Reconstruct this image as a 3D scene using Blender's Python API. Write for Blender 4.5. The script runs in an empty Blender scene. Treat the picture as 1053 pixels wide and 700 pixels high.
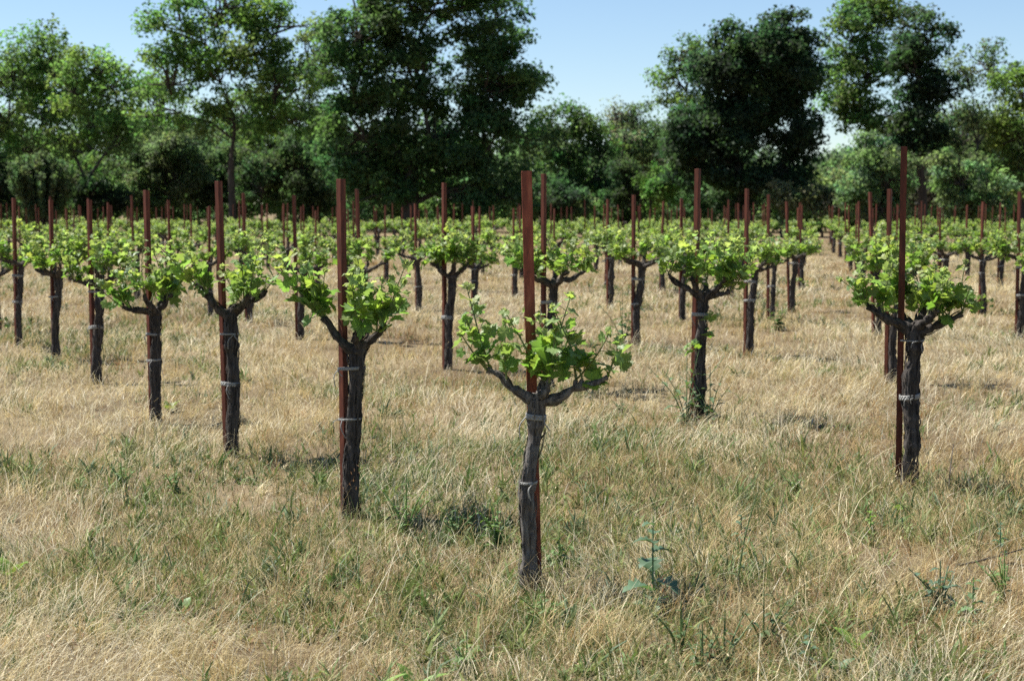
import bpy, math
import numpy as np
from mathutils import Vector, Matrix

R = math.radians
SC = bpy.context.scene
COL = SC.collection

# ------------------------------------------------------------------ camera
F = 1800.0                 # focal length in pixels of a 1053 px wide frame
CX, CY, HOR = 526.5, 350.0, 212.0
EYE = 1.65
PITCH = math.atan((CY - HOR) / F)
cam_d = bpy.data.cameras.new('camera')
cam = bpy.data.objects.new('camera', cam_d)
COL.objects.link(cam)
cam.location = (0, 0, EYE)
cam.rotation_euler = (math.pi / 2 - PITCH, 0, 0)
cam_d.sensor_width = 23.7
cam_d.lens = F / 1053 * 23.7
cam_d.clip_start = 0.1
cam_d.clip_end = 20000
cam_d.dof.use_dof = True
cam_d.dof.focus_distance = 8.6
cam_d.dof.aperture_fstop = 3.3
SC.camera = cam

# ------------------------------------------------------------------ sun, sky, exposure
SUN_EL, SUN_AZ = 60.0, -66.0      # azimuth measured from the view direction, + is right
sv = Vector((math.sin(R(SUN_AZ)) * math.cos(R(SUN_EL)), math.cos(R(SUN_AZ)) * math.cos(R(SUN_EL)), math.sin(R(SUN_EL))))
sun_d = bpy.data.lights.new('sun', 'SUN')
sun_d.energy = 5.0
sun_d.angle = R(0.53)
sun_d.color = (1.0, 0.965, 0.89)
sun = bpy.data.objects.new('sun', sun_d)
COL.objects.link(sun)
sun.rotation_euler = sv.to_track_quat('Z', 'Y').to_euler()
world = bpy.data.worlds.new('World')
SC.world = world
world.use_nodes = True
wn = world.node_tree
bg = wn.nodes['Background']
sky = wn.nodes.new('ShaderNodeTexSky')
sky.sky_type = 'NISHITA'
sky.sun_disc = False
sky.sun_elevation = R(SUN_EL)
sky.sun_rotation = R(SUN_AZ)
sky.air_density = 0.84
sky.dust_density = 0.0
sky.ozone_density = 3.2
wn.links.new(sky.outputs[0], bg.inputs[0])
bg.inputs[1].default_value = 0.067
SC.view_settings.view_transform = 'Standard'
SC.view_settings.look = 'None'
SC.view_settings.exposure = 1.05
SC.view_settings.gamma = 1.0
SC.render.engine = 'CYCLES'
cy = SC.cycles
cy.max_bounces = 8
cy.diffuse_bounces = 7
cy.glossy_bounces = 2
cy.transmission_bounces = 6
cy.transparent_max_bounces = 4
cy.volume_bounces = 0
cy.caustics_reflective = False
cy.caustics_refractive = False
cy.use_denoising = False

# ------------------------------------------------------------------ helpers
def ray(px, py):
    x, y = (px - CX) / F, -(py - CY) / F
    c, s = math.cos(PITCH), math.sin(PITCH)
    return np.array((x, c + y * s, -s + y * c))

def at(px, py):
    d = ray(px, py)
    return np.array((0, 0, EYE)) + d * (EYE / -d[2])

def at_depth(px, py, Y):
    d = ray(px, py)
    return np.array((0, 0, EYE)) + d * (Y / d[1])

def gz(x, y):
    x = np.asarray(x, float); y = np.asarray(y, float)
    return 0.022 * np.sin(x * 1.1 + 0.7 * y) + 0.018 * np.sin(1.9 * x - 1.3 * y + 2) + 0.012 * np.sin(3.7 * x + 2.9 * y + 1)

class MB:
    """collects vertices, faces and a colour per vertex, links them as ONE mesh object"""
    def __init__(s):
        s.v, s.c, s.f, s.n = [], [], [], 0
    def add(s, v, faces, col=(1, 1, 1)):
        v = np.asarray(v, float)
        c = np.asarray(col, float)
        if c.ndim == 1:
            c = np.tile(c, (len(v), 1))
        s.v.append(v); s.c.append(c)
        s.f.append((np.asarray(faces, np.int64), s.n))
        s.n += len(v)
    def build(s, name, mat, parent=None, smooth=True):
        me = bpy.data.meshes.new(name)
        V = np.concatenate(s.v); C = np.concatenate(s.c)
        loops, tot = [], []
        for fa, off in s.f:
            loops.append((fa + off).ravel())
            tot.append(np.full(fa.shape[0], fa.shape[1], np.int64))
        loops = np.concatenate(loops); tot = np.concatenate(tot)
        start = np.concatenate(([0], np.cumsum(tot)[:-1]))
        me.vertices.add(len(V)); me.vertices.foreach_set('co', V.astype(np.float32).ravel())
        me.loops.add(len(loops)); me.loops.foreach_set('vertex_index', loops.astype(np.int32))
        me.polygons.add(len(tot))
        me.polygons.foreach_set('loop_start', start.astype(np.int32))
        me.polygons.foreach_set('loop_total', tot.astype(np.int32))
        me.polygons.foreach_set('use_smooth', np.full(len(tot), smooth))
        a = me.color_attributes.new('tint', 'FLOAT_COLOR', 'POINT')
        a.data.foreach_set('color', np.hstack((C, np.ones((len(C), 1)))).astype(np.float32).ravel())
        me.update(); me.validate()
        me.materials.append(mat)
        o = bpy.data.objects.new(name, me)
        COL.objects.link(o)
        if parent is not None:
            o.parent = parent
        return o

def tag(o, label=None, cat=None, group=None, kind=None):
    if label: o['label'] = label
    if cat: o['category'] = cat
    if group: o['group'] = group
    if kind: o['kind'] = kind
    return o

def empty(name, loc, rz=0.0):
    o = bpy.data.objects.new(name, None)
    COL.objects.link(o)
    o.location = [float(q) for q in loc]
    o.rotation_euler = (0, 0, rz)
    o.empty_display_size = 0.1
    return o

def tube(mb, pts, rad, sides=8, col=(1, 1, 1), rough=0.0, rng=None, cap=True, lobes=True):
    pts = np.asarray(pts, float); n = len(pts)
    rad = np.broadcast_to(np.asarray(rad, float), (n,))
    t = np.gradient(pts, axis=0)
    t /= np.linalg.norm(t, axis=1)[:, None] + 1e-9
    ref = np.array((1.0, 0.13, 0.07)) if abs(t[0][0]) < 0.8 else np.array((0.1, 1.0, 0.1))
    ang = np.arange(sides) / sides * 2 * math.pi
    V = np.zeros((n, sides, 3))
    ph = rng.uniform(0, 6.28, 6) if rng is not None else np.zeros(6)
    for i in range(n):
        u = ref - t[i] * ref.dot(t[i]); u /= np.linalg.norm(u) + 1e-9
        w = np.cross(t[i], u)
        ref = u
        r = np.full(sides, rad[i])
        if rough:
            s = i / max(1, n - 1)
            k = np.sin(3 * ang + ph[0] + 5 * s) * 0.5 + np.sin(5 * ang + ph[1] - 7 * s) * 0.4 + np.sin(2 * ang + ph[2] + 13 * s) * 0.4
            k = k + (rng.uniform(-1, 1, sides) * 0.7)
            r = r * (1 + rough * k)
        V[i] = pts[i] + np.cos(ang)[:, None] * u * r[:, None] + np.sin(ang)[:, None] * w * r[:, None]
    a = np.arange(sides); b = (a + 1) % sides
    fs = np.concatenate([np.stack((i * sides + a, i * sides + b, (i + 1) * sides + b, (i + 1) * sides + a), 1) for i in range(n - 1)])
    mb.add(V.reshape(-1, 3), fs, col)
    if cap:
        for i, fl in ((0, True), (n - 1, False)):
            ring = V[i]
            vv = np.vstack((ring, ring.mean(0)))
            tri = np.stack((a, b, np.full(sides, sides)), 1)
            if fl: tri = tri[:, ::-1]
            mb.add(vv, tri, col)

def spline(P, n):
    P = np.asarray(P, float)
    P = np.vstack((2 * P[0] - P[1], P, 2 * P[-1] - P[-2]))
    m = len(P) - 3
    out = []
    for u in np.linspace(0, m - 1e-6, n):
        i = int(u); f = u - i
        p0, p1, p2, p3 = P[i:i + 4]
        out.append(0.5 * (2 * p1 + (p2 - p0) * f + (2 * p0 - 5 * p1 + 4 * p2 - p3) * f * f + (3 * p1 - p0 - 3 * p2 + p3) * f ** 3))
    return np.array(out)

# ------------------------------------------------------------------ materials
def mat(name):
    m = bpy.data.materials.new(name)
    m.use_nodes = True
    nt = m.node_tree
    return m, nt, nt.nodes, nt.links, nt.nodes['Principled BSDF']

def tint_node(nodes):
    a = nodes.new('ShaderNodeAttribute'); a.attribute_name = 'tint'
    return a

def leaf_mat(name, rough, trans, trans_gain, spec=0.5):
    """thin leaf: diffuse + gloss above, light passing through; colour from the leaf's own tint"""
    m, nt, N, L, p = mat(name)
    a = tint_node(N)
    p.inputs['Roughness'].default_value = rough
    p.inputs['Specular IOR Level'].default_value = spec
    L.new(a.outputs['Color'], p.inputs['Base Color'])
    tr = N.new('ShaderNodeBsdfTranslucent')
    mul = N.new('ShaderNodeMixRGB'); mul.blend_type = 'MULTIPLY'; mul.inputs[0].default_value = 1
    mul.inputs[2].default_value = (*trans_gain, 1)
    L.new(a.outputs['Color'], mul.inputs[1])
    L.new(mul.outputs[0], tr.inputs['Color'])
    mx = N.new('ShaderNodeMixShader'); mx.inputs[0].default_value = trans
    L.new(p.outputs[0], mx.inputs[1]); L.new(tr.outputs[0], mx.inputs[2])
    L.new(mx.outputs[0], N['Material Output'].inputs['Surface'])
    return m

def bark_mat(name, c1, c2, scale=40.0, stretch=0.12, bump=0.6, c3=None):
    m, nt, N, L, p = mat(name)
    tc = N.new('ShaderNodeTexCoord'); mp = N.new('ShaderNodeMapping')
    mp.inputs['Scale'].default_value = (1, 1, stretch)
    L.new(tc.outputs['Object'], mp.inputs['Vector'])
    n1 = N.new('ShaderNodeTexNoise'); n1.inputs['Scale'].default_value = scale; n1.inputs['Detail'].default_value = 6; n1.inputs['Roughness'].default_value = 0.7
    L.new(mp.outputs[0], n1.inputs['Vector'])
    rp = N.new('ShaderNodeValToRGB')
    rp.color_ramp.elements[0].position = 0.36; rp.color_ramp.elements[0].color = (*c1, 1)
    rp.color_ramp.elements[1].position = 0.66; rp.color_ramp.elements[1].color = (*c2, 1)
    L.new(n1.outputs['Fac'], rp.inputs[0])
    out = rp.outputs[0]
    if c3:
        n2 = N.new('ShaderNodeTexNoise'); n2.inputs['Scale'].default_value = 9; n2.inputs['Detail'].default_value = 4
        L.new(tc.outputs['Object'], n2.inputs['Vector'])
        r2 = N.new('ShaderNodeValToRGB'); r2.color_ramp.elements[0].position = 0.55; r2.color_ramp.elements[1].position = 0.7
        L.new(n2.outputs['Fac'], r2.inputs[0])
        mx = N.new('ShaderNodeMixRGB'); mx.inputs[2].default_value = (*c3, 1)
        L.new(r2.outputs[0], mx.inputs[0]); L.new(out, mx.inputs[1]); out = mx.outputs[0]
    L.new(out, p.inputs['Base Color'])
    p.inputs['Roughness'].default_value = 0.9
    p.inputs['Specular IOR Level'].default_value = 0.2
    b = N.new('ShaderNodeBump'); b.inputs['Strength'].default_value = bump; b.inputs['Distance'].default_value = 0.02
    L.new(n1.outputs['Fac'], b.inputs['Height']); L.new(b.outputs[0], p.inputs['Normal'])
    return m

M_BARK = bark_mat('vine_bark', (0.020, 0.017, 0.015), (0.115, 0.10, 0.09), 42, 0.10, 0.9, (0.075, 0.058, 0.045))
M_BARK2 = bark_mat('grey_vine_bark', (0.045, 0.038, 0.034), (0.27, 0.245, 0.22), 46, 0.12, 1.0, (0.16, 0.125, 0.095))
M_TREEBARK = bark_mat('tree_bark', (0.03, 0.025, 0.02), (0.09, 0.075, 0.06), 6, 0.2, 0.6)
M_VLEAF = leaf_mat('vine_leaf', 0.48, 0.5, (1.65, 1.82, 0.95), 0.5)
M_SHOOT = leaf_mat('vine_shoot', 0.5, 0.15, (1.2, 1.2, 0.8))
M_TLEAF = leaf_mat('tree_leaf', 0.6, 0.58, (1.7, 2.05, 1.35), 0.2)
M_GRASS = leaf_mat('grass_blade', 0.6, 0.32, (1.05, 1.0, 0.85), 0.3)
M_WEED = leaf_mat('weed_leaf', 0.5, 0.3, (1.4, 1.5, 0.7), 0.4)

# rusty steel of the stakes
def steel_mat(name, gain):
  global nt, N, L, p
  m, nt, N, L, p = mat(name)
  tc = N.new('ShaderNodeTexCoord')
  n1 = N.new('ShaderNodeTexNoise'); n1.inputs['Scale'].default_value = 38; n1.inputs['Detail'].default_value = 6
  mp = N.new('ShaderNodeMapping'); mp.inputs['Scale'].default_value = (1, 1, 0.22)
  L.new(tc.outputs['Object'], mp.inputs[0]); L.new(mp.outputs[0], n1.inputs['Vector'])
  rp = N.new('ShaderNodeValToRGB')
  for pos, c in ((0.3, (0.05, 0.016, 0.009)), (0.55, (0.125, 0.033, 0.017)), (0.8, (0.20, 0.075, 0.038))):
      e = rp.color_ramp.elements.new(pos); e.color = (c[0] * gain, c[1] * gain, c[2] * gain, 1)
  rp.color_ramp.elements.remove(rp.color_ramp.elements[0]); rp.color_ramp.elements.remove(rp.color_ramp.elements[-1])
  L.new(n1.outputs['Fac'], rp.inputs[0]); L.new(rp.outputs[0], p.inputs['Base Color'])
  p.inputs['Roughness'].default_value = 0.7; p.inputs['Specular IOR Level'].default_value = 0.28
  b = N.new('ShaderNodeBump'); b.inputs['Strength'].default_value = 0.3; b.inputs['Distance'].default_value = 0.003
  L.new(n1.outputs['Fac'], b.inputs['Height']); L.new(b.outputs[0], p.inputs['Normal'])
  return m
M_STEEL = steel_mat('rusty_steel', 1.0)
M_STEEL_LIT = steel_mat('lit_rusty_steel', 2.1)  # brighter copy for the foremost stake: sunlight on it painted into the rust colour

# white plastic tie tape
M_TIE, nt, N, L, p = mat('tie_tape')
n1 = N.new('ShaderNodeTexNoise'); n1.inputs['Scale'].default_value = 60
rp = N.new('ShaderNodeValToRGB'); rp.color_ramp.elements[0].position = .35; rp.color_ramp.elements[1].position = .7; rp.color_ramp.elements[0].color = (0.10, 0.095, 0.085, 1); rp.color_ramp.elements[1].color = (0.42, 0.41, 0.385, 1)
L.new(n1.outputs['Fac'], rp.inputs[0]); L.new(rp.outputs[0], p.inputs['Base Color'])
p.inputs['Roughness'].default_value = 0.45

# thatch and soil under the grass
M_GROUND, nt, N, L, p = mat('dry_thatch_ground')
tc = N.new('ShaderNodeTexCoord')
def noise(scale, detail=5, rough=0.6, stretch=(1, 1, 1)):
    mp = N.new('ShaderNodeMapping'); mp.inputs['Scale'].default_value = stretch
    L.new(tc.outputs['Object'], mp.inputs[0])
    n = N.new('ShaderNodeTexNoise'); n.inputs['Scale'].default_value = scale; n.inputs['Detail'].default_value = detail; n.inputs['Roughness'].default_value = rough
    L.new(mp.outputs[0], n.inputs['Vector'])
    return n
na = noise(0.5); nb = noise(25, 6, 0.75); nc = noise(140, 4, 0.8, (1, 0.3, 1))
r1 = N.new('ShaderNodeValToRGB')
r1.color_ramp.elements[0].position = 0.35; r1.color_ramp.elements[0].color = (0.125, 0.088, 0.05, 1)
r1.color_ramp.elements[1].position = 0.65; r1.color_ramp.elements[1].color = (0.24, 0.185, 0.11, 1)
L.new(na.outputs['Fac'], r1.inputs[0])
mx = N.new('ShaderNodeMixRGB'); mx.blend_type = 'OVERLAY'; mx.inputs[0].default_value = 0.7
L.new(r1.outputs[0], mx.inputs[1]); L.new(nb.outputs['Color'], mx.inputs[2])
bw = N.new('ShaderNodeRGBToBW'); L.new(nb.outputs['Color'], bw.inputs[0]); L.new(bw.outputs[0], mx.inputs[2])
mx2 = N.new('ShaderNodeMixRGB'); mx2.blend_type = 'OVERLAY'; mx2.inputs[0].default_value = 0.6
L.new(mx.outputs[0], mx2.inputs[1]); L.new(nc.outputs['Fac'], mx2.inputs[2])
L.new(mx2.outputs[0], p.inputs['Base Color'])
p.inputs['Roughness'].default_value = 0.95; p.inputs['Specular IOR Level'].default_value = 0.1
b = N.new('ShaderNodeBump'); b.inputs['Strength'].default_value = 0.8; b.inputs['Distance'].default_value = 0.04
L.new(nb.outputs['Fac'], b.inputs['Height']); L.new(b.outputs[0], p.inputs['Normal'])

# ------------------------------------------------------------------ ground
def axis(near, far, step, grow):
    a = list(np.arange(0, near + 1e-6, step)); d = step
    while a[-1] < far:
        d *= grow; a.append(a[-1] + d)
    return np.array(a)
ax = axis(30, 3500, 0.5, 1.28); xs = np.concatenate((-ax[:0:-1], ax))
ay = axis(90, 4200, 0.5, 1.28); ys = np.concatenate((-axis(4, 60, 1, 1.4)[:0:-1], ay))
X, Y = np.meshgrid(xs, ys)
Z = gz(X, Y) * np.clip(1.5 - np.abs(Y) / 120, 0, 1)
mb = MB()
nx, ny = len(xs), len(ys)
ii, jj = np.meshgrid(np.arange(nx - 1), np.arange(ny - 1))
q = (jj * nx + ii).ravel()
mb.add(np.stack((X.ravel(), Y.ravel(), Z.ravel()), 1), np.stack((q, q + 1, q + nx + 1, q + nx), 1))
g = mb.build('ground', M_GROUND); tag(g, kind='structure')

# ------------------------------------------------------------------ trees
def orient_quads(c, nrm, rng, sx, sy):
    n = len(c)
    r = rng.normal(size=(n, 3))
    u = np.cross(nrm, r); u /= np.linalg.norm(u, axis=1)[:, None] + 1e-9
    v = np.cross(nrm, u)
    a = u * sx[:, None]; b_ = v * sy[:, None]
    bend = nrm * (sx * 0.35)[:, None]
    return np.stack((c - a, c - b_ + bend, c + a, c + b_ + bend), 1)

def leaf_cloud(mb, centers, radii, per, size, col, rng, flat=0.66, up=0.6, colvar=0.25, clumpvar=0.25):
    nC = len(centers)
    k = rng.poisson(per * (radii / radii.mean()) ** 2, nC)
    idx = np.repeat(np.arange(nC), k)
    n = len(idx)
    d = rng.normal(size=(n, 3)); d /= np.linalg.norm(d, axis=1)[:, None]
    rr = rng.uniform(0, 1, n) ** 0.5
    off = d * (rr * radii[idx])[:, None] * rng.uniform(0.75, 1.3, (n, 1))
    off[:, 2] *= flat
    c = centers[idx] + off
    nrm = d * 0.5 + rng.normal(size=(n, 3)) * 0.6 + np.array((0, 0, up))
    nrm /= np.linalg.norm(nrm, axis=1)[:, None]
    s = size * rng.uniform(0.6, 1.4, n)
    V = orient_quads(c, nrm, rng, s, s * rng.uniform(0.45, 0.8, n))
    cv = np.array(col)[None] * (1 + clumpvar * rng.uniform(-1, 1, (nC, 1)))
    cv = cv * (1 + np.stack((rng.uniform(-.2, .25, nC), rng.uniform(-.08, .08, nC), rng.uniform(-.2, .2, nC)), 1))
    lc = cv[idx] * (1 + colvar * rng.uniform(-1, 1, (n, 1)))
    mb.add(V.reshape(-1, 3), np.arange(n * 4).reshape(-1, 4), np.repeat(np.clip(lc, 0.004, 1), 4, 0))

def tree(name, px, D, lobes, label, cat='tree', col=(0.05, 0.085, 0.025), clump=0.8, fill=1.0, per=70, size=0.13,
         trunk_r=0.28, fork=0.35, seed=0, group=None, stems=1, shell=0.25, gap=1.0, up=0.6, base_px=None, crown_name='crown'):
    """lobes: (x, y, rx, ry) of the crown's masses in photo pixels at distance D, given real depth here"""
    rng = np.random.default_rng(seed)
    k = D / F
    bx = (px - CX) * k
    root = empty(name, (bx, D, 0))
    tag(root, label, cat, group)
    C, Rr, owner, LC = [], [], [], []
    for li, (lx, ly, rx, ry) in enumerate(lobes):
        c0 = np.array(((lx - CX) * k - bx, rng.uniform(-0.15, 0.15) * rx * k, EYE + (HOR - ly) * k))
        ra = np.array((rx, min(rx, (rx + ry) * 0.5), ry)) * k
        LC.append(c0)
        vol = ra.prod() ** (1 / 3)
        n = max(5, int(fill * 3.0 * (vol / clump) ** 2.1))
        d = rng.normal(size=(n, 3)); d /= np.linalg.norm(d, axis=1)[:, None]
        rr = rng.uniform(shell, 1, n) ** 0.6
        wob = 1 + 0.16 * np.sin(d[:, 0] * 5 + seed) + 0.13 * np.sin(d[:, 2] * 7 + seed * 2 + d[:, 0] * 3)
        P = c0 + d * (rr * wob)[:, None] * ra * 0.93
        P[:, 2] = np.maximum(P[:, 2], 0.3)
        C.append(P); Rr.append(clump * rng.uniform(0.5, 1.5, n)); owner += [li] * n
    C = np.concatenate(C); Rr = np.concatenate(Rr); owner = np.array(owner)
    # wood: stems, limbs to each mass, branches to the clumps
    mw = MB()
    H = max(c[2] for c in LC)
    zf = H * fork
    ends = []
    for s in range(stems):
        a = 6.28 * s / stems + seed
        sp = 0.0 if stems == 1 else 0.25 + 0.2 * s
        p0 = np.array((math.cos(a) * sp * 0.5, math.sin(a) * sp * 0.4, -0.15))
        p2 = np.array((math.cos(a) * sp * 2.2 + rng.uniform(-.3, .3), math.sin(a) * sp * 2, zf))
        pm = (p0 + p2) / 2 + rng.uniform(-.15, .15, 3) * (1, 1, 0)
        r = trunk_r * (1 if stems == 1 else 0.75)
        tube(mw, spline((p0, pm, p2), 7), np.linspace(r * 1.25, r * 0.85, 7), 9, rough=0.06, rng=rng)
        ends.append((p2, r * 0.85))
    nodes = [(e_, r_, 0.0) for e_, r_ in ends]
    order = np.argsort([np.linalg.norm((c - ends[0][0]) * (1, 1, .8)) for c in LC])
    for li in order:
        c0 = LC[li]
        if c0[2] < zf * .9:
            st = ends[int(rng.integers(0, len(ends)))]
            e, r, l0 = st[0] * np.array((1, 1, max(.25, c0[2] / zf * 0.7))), st[1] * .6, 0.0
        else:
            e, r, l0 = min(nodes, key=lambda q: np.linalg.norm(q[0] - c0) + .45 * q[2] + (3 if q[0][2] > c0[2] - .2 else 0))
        dl = np.linalg.norm(c0 - e)
        mid = e * .5 + c0 * .5 + np.array((0, 0, .10 * dl)) + rng.uniform(-.1, .1, 3) * dl
        path = spline((e, mid, c0), 9)
        rr_ = np.linspace(r * .72, max(.03, r * .30), 9)
        tube(mw, path, rr_, 7, rough=0.05, rng=rng, cap=False)
        for q_ in range(2, 9): nodes.append((path[q_], rr_[q_], l0 + dl * q_ / 8))
        mine = np.where(owner == li)[0]
        pick = rng.choice(mine, min(len(mine), 26), replace=False)
        for j in pick:
            s0 = path[rng.integers(3, 9)]
            m_ = (s0 + C[j]) / 2 + rng.uniform(-.35, .35, 3)
            L_ = np.linalg.norm(C[j] - s0)
            tube(mw, spline((s0, m_, C[j]), 5), np.linspace(0.03 + 0.018 * L_, 0.015, 5), 5, cap=False)
    mw.build('trunk', M_TREEBARK, root)
    ml = MB()
    leaf_cloud(ml, C, Rr, per * 1.35, size * .9, col, rng, up=up, clumpvar=.32)
    ml.build(crown_name, M_TLEAF, root)
    return root

DARK = (0.026, 0.048, 0.020); MID = (0.112, 0.168, 0.056); LITE = (0.075, 0.10, 0.035); GREY = (0.115, 0.15, 0.078); OLIV = (0.125, 0.155, 0.085)
tree('broadleaf_tree', 34, 104, [(20, 75, 45, 38), (55, 55, 40, 30), (5, 120, 40, 35), (60, 105, 35, 35), (30, 150, 45, 25)],
     'airy green tree at the far left edge of the tree line', col=MID, seed=1, stems=2, fill=1.0, per=60, trunk_r=.2)
tree('broadleaf_tree', 88, 101, [(100, 65, 36, 30), (120, 90, 30, 32), (78, 95, 30, 35), (105, 125, 35, 25), (125, 140, 22, 22), (70, 140, 25, 18)],
     'slender forked tree between the left edge tree and the tall spreading tree', col=MID, seed=2, stems=2, fill=.95, per=60, trunk_r=.2)
tree('broadleaf_tree', 240, 98, [(190, 25, 45, 35), (235, 8, 45, 32), (285, 30, 42, 35), (175, 75, 38, 35), (225, 70, 40, 35), (290, 85, 42, 38), (265, 60, 38, 35), (160, 115, 28, 25), (310, 125, 26, 25), (235, 105, 30, 22), (200, 125, 26, 20), (275, 125, 28, 20)],
     'tall spreading tree with a dark forked trunk and open leafy crown', col=(0.11, 0.168, 0.054), seed=3, fill=.95, per=62, trunk_r=.2, fork=.33)
tree('broadleaf_tree', 420, 94, [(380, 20, 60, 45), (450, -5, 62, 40), (500, 30, 50, 42), (365, 80, 50, 45), (430, 75, 60, 50), (505, 85, 50, 45), (530, 75, 32, 30), (375, 140, 55, 45), (450, 145, 65, 50), (520, 140, 45, 40), (400, 190, 60, 35), (490, 195, 60, 32)],
     'huge dense dark green tree left of the open sky gap', col=(0.064, 0.112, 0.044), seed=4, fill=1.25, per=90, trunk_r=.45, fork=.3)
tree('broadleaf_tree', 600, 112, [(590, 125, 32, 26), (615, 140, 34, 28), (575, 160, 28, 28), (620, 185, 36, 22), (585, 190, 28, 20), (560, 140, 20, 25)],
     'smaller airy tree in the gap between the two big dark trees', col=(0.058, 0.098, 0.034), seed=5, fill=1.1, per=60, trunk_r=.17, fork=.4)
tree('bare_tree', 636, 122, [(632, 118, 20, 20), (640, 135, 14, 16)],
     'pale nearly leafless twiggy treetop beside the sky gap', col=(0.16, 0.15, 0.11), seed=25, fill=1.2, per=14, trunk_r=.12, fork=.5, size=.1)
tree('broadleaf_tree', 700, 112, [(700, 55, 28, 28), (705, 95, 28, 28), (690, 80, 18, 25), (715, 120, 26, 30)],
     'light yellow green tree peeking out left of the dark round oak', col=(0.09, 0.13, 0.045), seed=6, fill=.9, per=60, trunk_r=.2)
tree('evergreen_oak', 770, 95, [(770, 50, 48, 36), (805, 45, 42, 32), (740, 75, 40, 36), (815, 85, 38, 40), (780, 100, 52, 45), (705, 135, 36, 30), (745, 130, 42, 36), (820, 135, 30, 35), (760, 175, 52, 34), (712, 165, 32, 32), (810, 180, 36, 28)],
     'dense rounded dark evergreen oak right of the open sky gap', col=(0.036, 0.064, 0.032), seed=7, fill=1.35, per=95, clump=.7, trunk_r=.4, fork=.28)
tree('broadleaf_tree', 892, 108, [(880, 25, 36, 30), (905, 5, 32, 24), (865, 60, 30, 28), (895, 70, 34, 32), (875, 110, 34, 30), (905, 120, 32, 30), (860, 100, 22, 26)],
     'tall light green tree just right of the rounded dark oak', col=(0.096, 0.148, 0.05), seed=8, fill=1.3, per=65, trunk_r=.25, fork=.4)
tree('broadleaf_tree', 946, 100, [(945, 40, 30, 32), (935, 75, 28, 32), (955, 85, 26, 32), (938, 120, 32, 34), (955, 145, 26, 30), (930, 160, 26, 30)],
     'tall narrow dark tree standing right of the light green tree', col=(0.036, 0.062, 0.030), seed=9, fill=1.2, per=85, trunk_r=.25, clump=.7)
tree('broadleaf_tree', 1000, 116, [(985, 75, 24, 28), (1015, 65, 32, 26), (1000, 115, 34, 30), (975, 120, 22, 30), (1030, 80, 24, 25)],
     'sparse see-through grey green tree near the right edge', col=(0.085, 0.115, 0.06), seed=10, fill=1.0, per=32, trunk_r=.2, stems=2)
tree('broadleaf_tree', 1048, 98, [(1050, 95, 34, 32), (1040, 140, 30, 30), (1060, 140, 40, 40), (1050, 175, 36, 30)],
     'full green tree cut off by the right edge of the photo', col=(0.10, 0.135, 0.040), seed=11, fill=1.1, per=75, trunk_r=.25)

tree('broadleaf_tree', 150, 124, [(60, 90, 40, 45), (110, 120, 40, 45), (170, 110, 45, 45), (20, 100, 40, 50), (150, 150, 50, 35), (60, 150, 50, 35)],
     'paler tree filling the view behind the left trees', col=(0.10, 0.14, 0.045), seed=51, fill=.8, per=55, trunk_r=.25, fork=.3)
tree('broadleaf_tree', 290, 122, [(250, 120, 45, 40), (310, 110, 45, 45), (330, 60, 35, 40), (280, 150, 50, 30), (340, 150, 40, 40)],
     'paler tree seen between forked tree and huge dark tree', col=(0.095, 0.135, 0.045), seed=52, fill=.8, per=55, trunk_r=.25, fork=.3)
tree('broadleaf_tree', 648, 126, [(642, 140, 30, 32), (662, 165, 30, 30), (632, 175, 26, 24), (655, 124, 20, 18), (672, 140, 22, 26)],
     'hazy grey green tree filling the gap left of the oak', col=(0.085, 0.115, 0.055), seed=53, fill=1.0, per=60, trunk_r=.2, fork=.3)
tree('broadleaf_tree', 1010, 124, [(980, 140, 40, 36), (1030, 130, 40, 40), (1010, 165, 46, 26), (945, 165, 30, 30)],
     'hazy tree behind the sparse grey green tree on the right', col=(0.08, 0.108, 0.05), seed=54, fill=.9, per=50, trunk_r=.2, fork=.3)

def bush(px, D, lobes, label, col, seed, name='shrub', per=70, size=.11, clump=.55, fill=1.2, up=.5, group=None):
    return tree(name, px, D, lobes, label, 'shrub', col=col, seed=seed, per=per, size=size, clump=clump, fill=fill,
                trunk_r=.09, fork=.2, stems=3, up=up, group=group, crown_name='foliage')
bush(170, 106, [(160, 165, 36, 32), (185, 185, 38, 32), (145, 200, 32, 25), (180, 150, 24, 20)], 'rounded grey green thicket left of the forked trunk', GREY, 31)
bush(215, 108, [(215, 195, 34, 30), (235, 170, 26, 26)], 'dark thicket right behind the forked trunk', (0.06, 0.09, 0.045), 32)
bush(290, 103, [(270, 185, 32, 36), (305, 170, 34, 40), (325, 195, 34, 32)], 'dark leafy thicket between forked tree and huge dark tree', (0.06, 0.09, 0.045), 33)
bush(97, 100, [(97, 198, 28, 22), (115, 208, 24, 16)], 'small dark bush beside the upright grey green shrub', (0.026, 0.046, 0.022), 34)
bush(8, 102, [(0, 190, 24, 34), (-30, 190, 30, 34)], 'dark bush at the left edge below the trees', (0.03, 0.05, 0.024), 35)
bush(560, 104, [(555, 205, 38, 18), (585, 210, 30, 14)], 'low dark bush at the foot of the huge dark tree', (0.045, 0.075, 0.04), 36)
bush(690, 98, [(690, 188, 22, 26), (675, 200, 22, 18)], 'bright yellow green bush left of the oak foot', (0.085, 0.15, 0.045), 37)
bush(650, 106, [(650, 200, 30, 18), (640, 180, 16, 20)], 'bluish green bush between airy tree and oak', (0.045, 0.07, 0.035), 38)
bush(806, 92, [(805, 205, 16, 14), (803, 195, 12, 12)], 'small pale olive shrub in front of the oak', OLIV, 39)
bush(845, 92, [(840, 205, 26, 16), (858, 208, 18, 15)], 'wider pale olive shrub beside the small one', (0.115, 0.14, 0.08), 40)
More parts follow.
